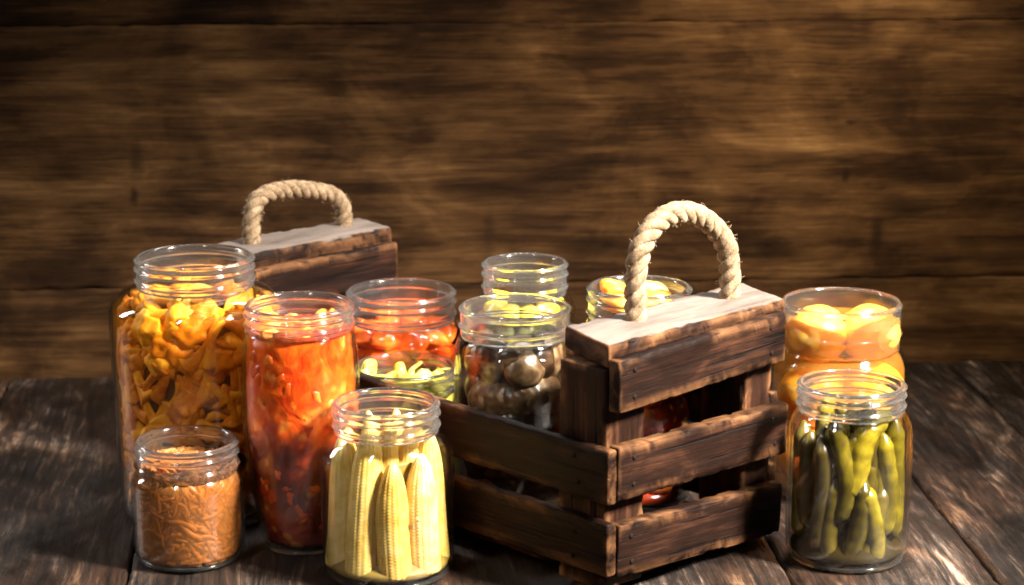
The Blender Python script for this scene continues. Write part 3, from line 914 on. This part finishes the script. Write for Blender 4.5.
# green beans -----------------------------------------------------------------
M_BEAN = mat_food('bean_skin', [(0.25, (0.030, 0.022, 0.002)), (0.45, (0.080, 0.060, 0.004)), (0.62, (0.160, 0.120, 0.006)), (0.8, (0.28, 0.21, 0.014))], 120, 0.26, 0.6, 0.1, (.8, 1, .2), 0.003, 0.2, vary=0.35)
M_BEAND = mat_food('bean_skin_dark', [(0.3, (0.032, 0.022, 0.003)), (0.6, (0.085, 0.062, 0.005)), (0.8, (0.17, 0.125, 0.010))], 120, 0.3, 0.5, bump=0.2, vary=0.3)
def bean(L, r, seed, mat, bend=1.0):
    rr = random.Random(seed)
    n = 44
    b1, b2 = rr.uniform(0.003, 0.008) * rr.choice([-1, 1]) * bend, rr.uniform(-0.003, 0.003) * bend
    path = [Vector((L * (t - 0.5), b1 * math.sin(t * PI) + b2 * math.sin(2 * PI * t), 0)) for t in [i / (n - 1) for i in range(n)]]
    nb = rr.uniform(5, 7)
    def sec(i, t):
        e = min(1.0, (t / 0.10)) ** 0.6 * min(1.0, ((1 - t) / 0.13 + 0.02)) ** 0.7
        rad = r * (0.12 + 0.88 * e) * (1 + 0.022 * math.sin(t * nb * 2 * PI) * e)
        return circ(rad, 14, 0.88)
    me = mesh_from('green_bean', *sweep(path, sec)); me.materials.append(mat)
    return me
beans = [bean(0.078, 0.0066, 1, M_BEAN, .7), bean(0.066, 0.0068, 2, M_BEAN, .8), bean(0.054, 0.0070, 3, M_BEAN, .8), bean(0.074, 0.0062, 4, M_BEAND, .7), bean(0.062, 0.0066, 5, M_BEAND, .8)]
fat = bean(0.056, 0.0078, 8, M_BEAN, 1.2)
GB = 'green beans in the dark brine jar'
def pbean(me, deg, z, roll, depth=0.0058, s=1.0, label='olive green bean standing in the dark brine jar', group=GB):
    phi = FRONT + R(deg)
    o = put('green_bean', me, cyl(LB, phi, press(me, pB, phi, R(roll), z * 1.1, s * 1.08) - depth, z * 1.1), tangent_frame(phi, R(roll)), s * 1.08)
    tag(o, label, 'green bean', group)
pbean(fat, 20, 0.0690, 62, 0.0, 1.05, 'thick bright bean leaning across the front of the bean jar', None)
pbean(fat, -4, 0.0690, 40, 0.0060, 0.80, 'thick yellowish bean crossing behind the leaning front bean', None)
for i, (dg, z, ro, bi) in enumerate([(-88, .050, 90, 3), (-66, .052, 92, 4), (-46, .046, 87, 3), (-26, .062, 95, 1), (-22, .028, 92, 4), (0, .032, 80, 2), (19, .029, 98, 2), (41, .052, 92, 1), (61, .054, 89, 0), (82, .050, 91, 1),
                                (38, .022, 84, 4), (100, .05, 90, 3), (-104, .05, 90, 4)]):
    pbean(beans[bi], dg, z - 0.002, ro + rnd.uniform(-3, 3), 0.0004 + (0.0016 if i % 2 else 0), 1.0)
for i in range(16):          # a second rank just behind, reaching the foot and the shoulder
    dg = -96 + 12.4 * i + rnd.uniform(-2, 2)
    pbean(beans[(i * 3 + 1) % 5], dg, (0.036, 0.052, 0.060)[i % 3] + rnd.uniform(-.003, .003), 90 + rnd.uniform(-8, 8), 0.0085 + rnd.uniform(0, .003), 0.95)
for i in range(8):
    a = rnd.uniform(0, 6.28); q = rnd.uniform(0.006, 0.024)
    o = put('green_bean', beans[i % 4], (LB[0] + q * math.cos(a), LB[1] + q * math.sin(a), 0.074 + rnd.uniform(-.006, .010)), Euler((rnd.uniform(-.3, .3), -1.35 + rnd.uniform(-.25, .25), rnd.uniform(0, 6.28))), 0.9)
    tag(o, 'bean tip poking up into the neck of the bean jar', 'green bean', 'bean tips in the jar neck')
M_BRB = mat_food('brine_olive', [(0.3, (0.007, 0.0045, 0.0010)), (0.7, (0.026, 0.017, 0.003))], 90, 0.6, 0.04)
tag(obj('brine', fill_mesh('brine', pB, 0.0056, 0.0880, 0.0165), M_BRB, None, LB), 'dark olive brine among the green beans', 'brine', None, 'stuff')

# peaches -----------------------------------------------------------------------
M_PEACH = mat_food('peach_flesh', [(0.25, (0.93, 0.33, 0.020)), (0.48, (0.97, 0.45, 0.05)), (0.70, (0.98, 0.60, 0.13))], 60, 0.28, 0.45, 0.6, (1, .5, .15), 0.012, 0.18, vary=0.2, coat=0.15)
def peach(seed, r=0.021):
    bm = bmesh.new()
    bmesh.ops.create_uvsphere(bm, u_segments=64, v_segments=40, radius=1.0)
    for v in bm.verts:
        a = math.atan2(v.co.y, v.co.x)
        g = math.exp(-(a / 0.16) ** 2) * 0.055 * math.sqrt(max(0, 1 - v.co.z ** 2))
        d = 1 - g + 0.03 * fbm(v.co * 1.1 + Vector((seed, 0, 0)), 2)
        v.co = Vector((v.co.x, v.co.y, v.co.z * 0.94)) * d * r
    me = bpy.data.meshes.new('peach'); bm.to_mesh(me); bm.free()
    me.polygons.foreach_set('use_smooth', [True] * len(me.polygons))
    me.materials.append(M_PEACH)
    return me
pe = [peach(s) for s in range(3)]
GP = 'peaches in the syrup jar'
i = 0
for (dx, dy, z, s, lab, g) in [(-0.0180, -0.0125, 0.1170, 1.04, 'orange peach at the top of the jar beside the crate rail', None), (0.0188, -0.0120, 0.1180, 1.02, 'yellow orange peach at the top of the jar away from the crate', None),
                       (-0.0165, 0.0220, 0.1100, 0.82, 'orange peach at the back of the jar top', GP), (0.0170, 0.0220, 0.1100, 0.80, 'orange peach at the back of the jar top', GP),
                       (-0.0215, -0.0140, 0.0730, 1.16, 'large orange peach pressed to the glass in the middle of the peach jar', None), (0.0220, -0.0150, 0.0745, 1.12, 'orange peach just above the green bean jar rim', None),
                       (0.0, 0.025, 0.0740, 1.0, 'orange peach at the back of the jar top', GP),
                       (-0.0225, -0.0140, 0.0300, 1.12, 'orange peach low in the jar behind the green beans', 'low peaches'), (0.0215, -0.0150, 0.0310, 1.12, 'orange peach low in the jar behind the green beans', 'low peaches')]:
    o = put('peach', pe[i % 3], (LP[0] + dx, LP[1] + dy, z), Euler((rnd.uniform(-.6, .6), rnd.uniform(-.6, .6), rnd.uniform(0, 6.28))), s)
    tag(o, lab, 'peach', g or GP); i += 1
M_SYR = mat_liquid('syrup', (1.0, 0.88, 0.62), (0.95, 0.50, 0.10), 0.26)
tag(obj('syrup', fill_mesh('syrup', pP, 0.006, 0.1240, 0.0012), M_SYR, None, LP), 'clear orange syrup around the peaches', 'syrup', None, 'stuff')

# button mushrooms ------------------------------------------------------------------
M_BUT = mat_food('button_mushroom_skin', [(0.32, (0.012, 0.006, 0.003)), (0.48, (0.036, 0.018, 0.008)), (0.62, (0.095, 0.054, 0.024)), (0.80, (0.30, 0.20, 0.10))], 150, 0.3, 0.5, 0.1, (1, .6, .4), 0.003, 0.3, vary=0.3)
def button(seed):
    rr = random.Random(seed)
    cap = []
    N = 14
    for q in range(N + 1):
        a = PI / 2 * q / N
        cap.append((max(0.0002, math.sin(a)), math.cos(a) * 0.66))
    prof = cap + [(1.0, -0.06), (0.9, -0.14), (0.5, -0.06), (0.36, -0.1), (0.34, -0.45), (0.40, -0.75), (0.30, -0.82), (0.001, -0.83)]
    V, F = lathe(prof[::-1], 36)
    V2 = []
    for (x, y, z) in V:
        d = 1 + 0.11 * fbm(Vector((x, y, z)) * 1.3 + Vector((seed * 4, 0, 0)), 3)
        V2.append((x * d * 0.0125, y * d * 0.0125, z * d * 0.0125))
    me = mesh_from('button_mushroom', V2, F); me.materials.append(M_BUT)
    return me
bt = [button(s) for s in range(4)]
GM = 'button mushrooms in the crate jar'
k = 0
for zi, z in enumerate((0.018, 0.040, 0.062, 0.084, 0.107)):
    for j in range(8):
        dg = -98 + 28 * j + (14 if zi % 2 else 0)
        phi = FRONT + R(dg + rnd.uniform(-5, 5))
        out = Vector((math.cos(phi), math.sin(phi), rnd.uniform(-.2, .7))).normalized()
        tan = Vector((-math.sin(phi), math.cos(phi), 0))
        tan = (tan - out * tan.dot(out)).normalized()
        o = put('button_mushroom', bt[k % 4], cyl(LM, phi, r_at(pM, min(z + .008, .118)) - 0.0145, z + rnd.uniform(-.003, .003)), Matrix((tan, out.cross(tan), out)).transposed(), rnd.uniform(1.1, 1.4))
        tag(o, 'brown button mushroom pressed to the glass of the crate jar', 'mushroom', GM); k += 1
M_BRM = mat_food('brine_brown', [(0.3, (0.008, 0.005, 0.003)), (0.7, (0.035, 0.022, 0.010))], 90, 0.2, 0.5)
tag(obj('brine', fill_mesh('brine', pM, 0.006, 0.106, 0.0135, 0.001, 60, 2), M_BRM, None, LM), 'dark brown brine among the button mushrooms', 'brine', None, 'stuff')

# gherkins ---------------------------------------------------------------------------
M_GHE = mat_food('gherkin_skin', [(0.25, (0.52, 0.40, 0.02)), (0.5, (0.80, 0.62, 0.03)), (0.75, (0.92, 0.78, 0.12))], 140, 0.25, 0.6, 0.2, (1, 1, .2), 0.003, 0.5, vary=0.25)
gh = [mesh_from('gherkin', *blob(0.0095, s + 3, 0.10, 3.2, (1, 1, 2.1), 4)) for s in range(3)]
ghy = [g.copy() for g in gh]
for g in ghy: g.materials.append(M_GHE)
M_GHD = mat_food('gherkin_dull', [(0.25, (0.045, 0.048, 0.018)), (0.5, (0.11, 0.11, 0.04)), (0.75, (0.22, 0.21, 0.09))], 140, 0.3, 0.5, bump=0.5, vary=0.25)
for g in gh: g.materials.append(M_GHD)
for zi, z in enumerate((0.028, 0.064, 0.098, 0.119)):
    for j in range(7):
        phi = FRONT + R(-108 + 36 * j + (10 if zi % 2 else 0))
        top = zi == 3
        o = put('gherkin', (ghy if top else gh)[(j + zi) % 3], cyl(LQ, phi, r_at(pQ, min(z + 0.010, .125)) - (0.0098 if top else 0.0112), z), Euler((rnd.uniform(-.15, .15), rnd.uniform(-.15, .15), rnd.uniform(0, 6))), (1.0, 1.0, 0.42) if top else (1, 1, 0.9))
        if top: tag(o, 'bright yellow piece under the shoulder of the narrow necked crate jar', 'gherkin', 'yellow pieces in the narrow necked jar')
        else: tag(o, 'dull green gherkin in the narrow necked crate jar', 'gherkin', 'gherkins in the crate jar')
M_BRQ = mat_food('brine_green', [(0.3, (0.10, 0.10, 0.04)), (0.7, (0.18, 0.17, 0.07))], 90, 0.2, 0.5)
tag(obj('brine', fill_mesh('brine', pQ, 0.006, 0.116, 0.0120), M_BRQ, None, LQ), 'dull green brine among the gherkins', 'brine', None, 'stuff')

# tomatoes ----------------------------------------------------------------------------
M_TOM = mat_food('tomato_skin', [(0.25, (0.62, 0.050, 0.006)), (0.5, (0.82, 0.125, 0.012)), (0.75, (0.88, 0.26, 0.05))], 90, 0.15, 0.6, 0.3, (1, .2, .1), 0.004, 0.12, vary=0.25, coat=0.4)
tm = [mesh_from('tomato', *blob(0.0135, s + 9, 0.16, 1.4, (1.30, 1.0, 0.58), 4)) for s in range(3)]
for t in tm: t.materials.append(M_TOM)
def tomatoes(L, prof, zs, lab, grp, s0=1.0, name='tomato', meshes=None):
    meshes = meshes or tm
    k = 0
    for zi, z in enumerate(zs):
        for j in range(7):
            phi = FRONT + R(-102 + 34 * j + (17 if zi % 2 else 0))
            o = put(name, meshes[k % 3], cyl(L, phi, r_at(prof, z) - 0.0145 * s0, z + rnd.uniform(-.0015, .0015)), Euler((rnd.uniform(-.4, .4), rnd.uniform(-.4, .4), rnd.uniform(0, 6))), s0 * rnd.uniform(0.93, 1.04))
            tag(o, lab, name, grp); k += 1
tomatoes(LT, pT, (0.044, 0.058, 0.072, 0.086), 'bright orange red tomato slice in the wide crate jar', 'tomatoes in the crate jar')
for j in range(4):
    o = put('tomato', tm[j % 3], cyl(LT, j * PI / 2 + 0.4, 0.016, 0.089), Euler((.2 * j, .3, j)), 0.95)
    tag(o, 'bright orange red tomato slice in the wide crate jar', 'tomato', 'tomatoes in the crate jar')
M_BRT = mat_food('brine_red', [(0.3, (0.20, 0.02, 0.004)), (0.7, (0.42, 0.06, 0.01))], 90, 0.2, 0.5)
tag(obj('brine', fill_mesh('brine', pT, 0.006, 0.083, 0.0150), M_BRT, None, LT), 'red juice among the tomatoes', 'brine', None, 'stuff')

# dark red fruit in the jar under the near rail
M_PLUM = mat_food('dark_fruit', [(0.25, (0.40, 0.022, 0.005)), (0.5, (0.68, 0.075, 0.010)), (0.75, (0.85, 0.26, 0.03))], 60, 0.12, 0.6, 0.2, (1, .2, .1), 0.004, 0.12, vary=0.3, coat=0.5)
pl = [mesh_from('red_fruit', *blob(0.0140, s + 19, 0.06, 1.2, (1.1, 1.0, 0.9), 4)) for s in range(3)]
for t in pl: t.materials.append(M_PLUM)
tomatoes(LL, pL, (0.020, 0.042, 0.064, 0.086, 0.108), 'red fruit in the jar behind the crate end slats', 'fruit behind the end slats', 0.97, 'red_fruit', pl)
apr = mesh_from('fruit_slice', *blob(0.0125, 31, 0.12, 1.5, (1.2, 0.8, 0.6), 3)); apr.materials.append(M_PEACH)
for j in range(9):
    o = put('fruit_slice', apr, cyl(LL, j * 0.72 + 0.2, 0.019 if j % 4 else 0.004, 0.1395 + 0.004 * (j % 2)), Euler((rnd.uniform(-.5, .5), rnd.uniform(-.5, .5), j)), 0.95)
    tag(o, 'golden fruit slice in the jar mouth behind the rope handle rail', 'fruit', 'fruit slices behind the rope handle rail')
tag(obj('syrup', fill_mesh('syrup', pL, 0.006, 0.124, 0.0150), mat_food('syrup_red', [(0.3, (0.22, 0.014, 0.004)), (0.7, (0.42, 0.05, 0.008))], 90, 0.2, 0.5), None, LL), 'dark red syrup among the fruit behind the end slats', 'syrup', None, 'stuff')

# yellow green pepper strips
M_PEP = mat_food('pepper_flesh', [(0.25, (0.66, 0.58, 0.05)), (0.5, (0.86, 0.76, 0.13)), (0.75, (0.93, 0.88, 0.36))], 70, 0.18, 0.6, 0.25, (1, 1, .2), 0.003, 0.2, vary=0.3, coat=0.3)
def strip(seed):
    rr = random.Random(seed)
    L = rr.uniform(0.026, 0.036); w = rr.uniform(0.0035, 0.0052); th = 0.0011
    path = [Vector((L * (t - 0.5), rr.uniform(-.0002, .0002) + 0.004 * math.sin(t * PI * 1.3 + seed), -(L * (t - 0.5)) ** 2 / 0.07)) for t in [i / 20 for i in range(21)]]
    def sec(i, t):
        e = min(1, t / 0.08, (1 - t) / 0.08) ** 0.5
        return [(th * math.cos(a) * (0.6 + .4 * e) + 0.0012 * math.cos(2 * a), w * max(e, .1) * math.sin(a)) for a in [2 * PI * k / 14 for k in range(14)]]
    me = mesh_from('pepper_strip', *sweep(path, sec, True, Vector((0, 0, 1)))); me.materials.append(M_PEP)
    return me
st = [strip(s) for s in range(4)]
k = 0
for zi, z in enumerate((0.030, 0.040, 0.049, 0.057, 0.066, 0.073)):
    for j in range(8):
        phi = FRONT + R(-100 + 28 * j + rnd.uniform(-8, 8))
        o = put('pepper_strip', st[k % 4], cyl(LY, phi, r_at(pY, min(z, .0635)) - 0.0050 - (.0025 if k % 2 else 0), z), tangent_frame(phi, rnd.uniform(-.5, .5)), rnd.uniform(.9, 1.05))
        tag(o, 'yellow green pepper strip in the low crate jar', 'pepper', 'pepper strips in the low crate jar'); k += 1
for j in range(16):
    a = rnd.uniform(0, 6.28); q = 0.024 * math.sqrt(rnd.random())
    o = put('pepper_strip', st[j % 4], (LY[0] + q * math.cos(a), LY[1] + q * math.sin(a), LY[2] + 0.068 + rnd.uniform(0, .006)), Euler((rnd.uniform(-.9, .9), rnd.uniform(-.3, .3), rnd.uniform(0, 6.28))), 0.85)
    tag(o, 'yellow green pepper strip in the low crate jar', 'pepper', 'pepper strips in the low crate jar')
tag(obj('brine', fill_mesh('brine', pY, 0.006, 0.0655, 0.0070), mat_food('brine_pepper', [(0.3, (0.60, 0.54, 0.07)), (0.7, (0.84, 0.78, 0.22))], 90, 0.2, 0.5), None, LY), 'yellow brine among the pepper strips', 'brine', None, 'stuff')

# ------------------------------------------------------------------ camera
cam = bpy.data.cameras.new('camera')
cam.lens = 2250 / 1024 * 36.0
cam.sensor_width = 36.0
cam.clip_start = 0.05; cam.clip_end = 50
cam.dof.use_dof = True
cam.dof.focus_distance = 1.44
cam.dof.aperture_fstop = 10.0
co = bpy.data.objects.new('camera', cam)
co.location = (0, 0, 0.51)
co.rotation_euler = (R(90 - 13.3), 0, 0)
link(co); scene.camera = co

# ------------------------------------------------------------------ light
def area(name, loc, target, sx, sy, power, color, spread=180):
    l = bpy.data.lights.new(name, 'AREA')
    l.shape = 'RECTANGLE'; l.size = sx; l.size_y = sy; l.energy = power; l.color = color
    l.spread = R(spread)
    o = bpy.data.objects.new(name, l)
    o.location = loc
    d = Vector(target) - Vector(loc)
    o.rotation_euler = d.to_track_quat('-Z', 'Y').to_euler()
    return link(o)
area('key_lamp', (1.00, 0.86, 1.12), (0.06, 1.43, 0.07), 0.24, 0.28, 11.0, (1.0, 0.92, 0.82), 34)
area('rim_lamp', (0.05, 1.81, 0.66), (-0.02, 1.48, 0.10), 0.60, 0.06, 1.6, (1.0, 0.96, 0.92), 90)
area('side_lamp', (-0.95, 1.72, 0.42), (-0.05, 1.46, 0.12), 0.08, 0.50, 1.2, (1.0, 0.97, 0.93), 80)
area('front_lamp', (-0.50, 0.65, 0.85), (-0.05, 1.45, 0.06), 0.05, 0.34, 0.6, (1.0, 0.96, 0.92), 60)
area('wall_glow_fill', (0.30, 1.60, 0.45), (0.22, 1.88, 0.18), 0.12, 0.10, 1.25, (1.0, 0.84, 0.60), 110)  # added unseen fill that gives the wall its glow

w = bpy.data.worlds.new('World'); scene.world = w
w.use_nodes = True
bg = w.node_tree.nodes['Background']
bg.inputs[0].default_value = (0.9, 0.8, 0.7, 1)
bg.inputs[1].default_value = 0.008

# ------------------------------------------------------------------ render settings
scene.render.engine = 'CYCLES'
c = scene.cycles
c.use_denoising = True
c.max_bounces = 14
c.transparent_max_bounces = 40
c.transmission_bounces = 12
c.glossy_bounces = 5
c.diffuse_bounces = 3
c.caustics_reflective = False
c.caustics_refractive = True
c.filter_width = 1.8
c.sample_clamp_indirect = 6.0
scene.view_settings.view_transform = 'Standard'
scene.view_settings.look = 'None'
scene.view_settings.exposure = 0.0
scene.view_settings.gamma = 1.0
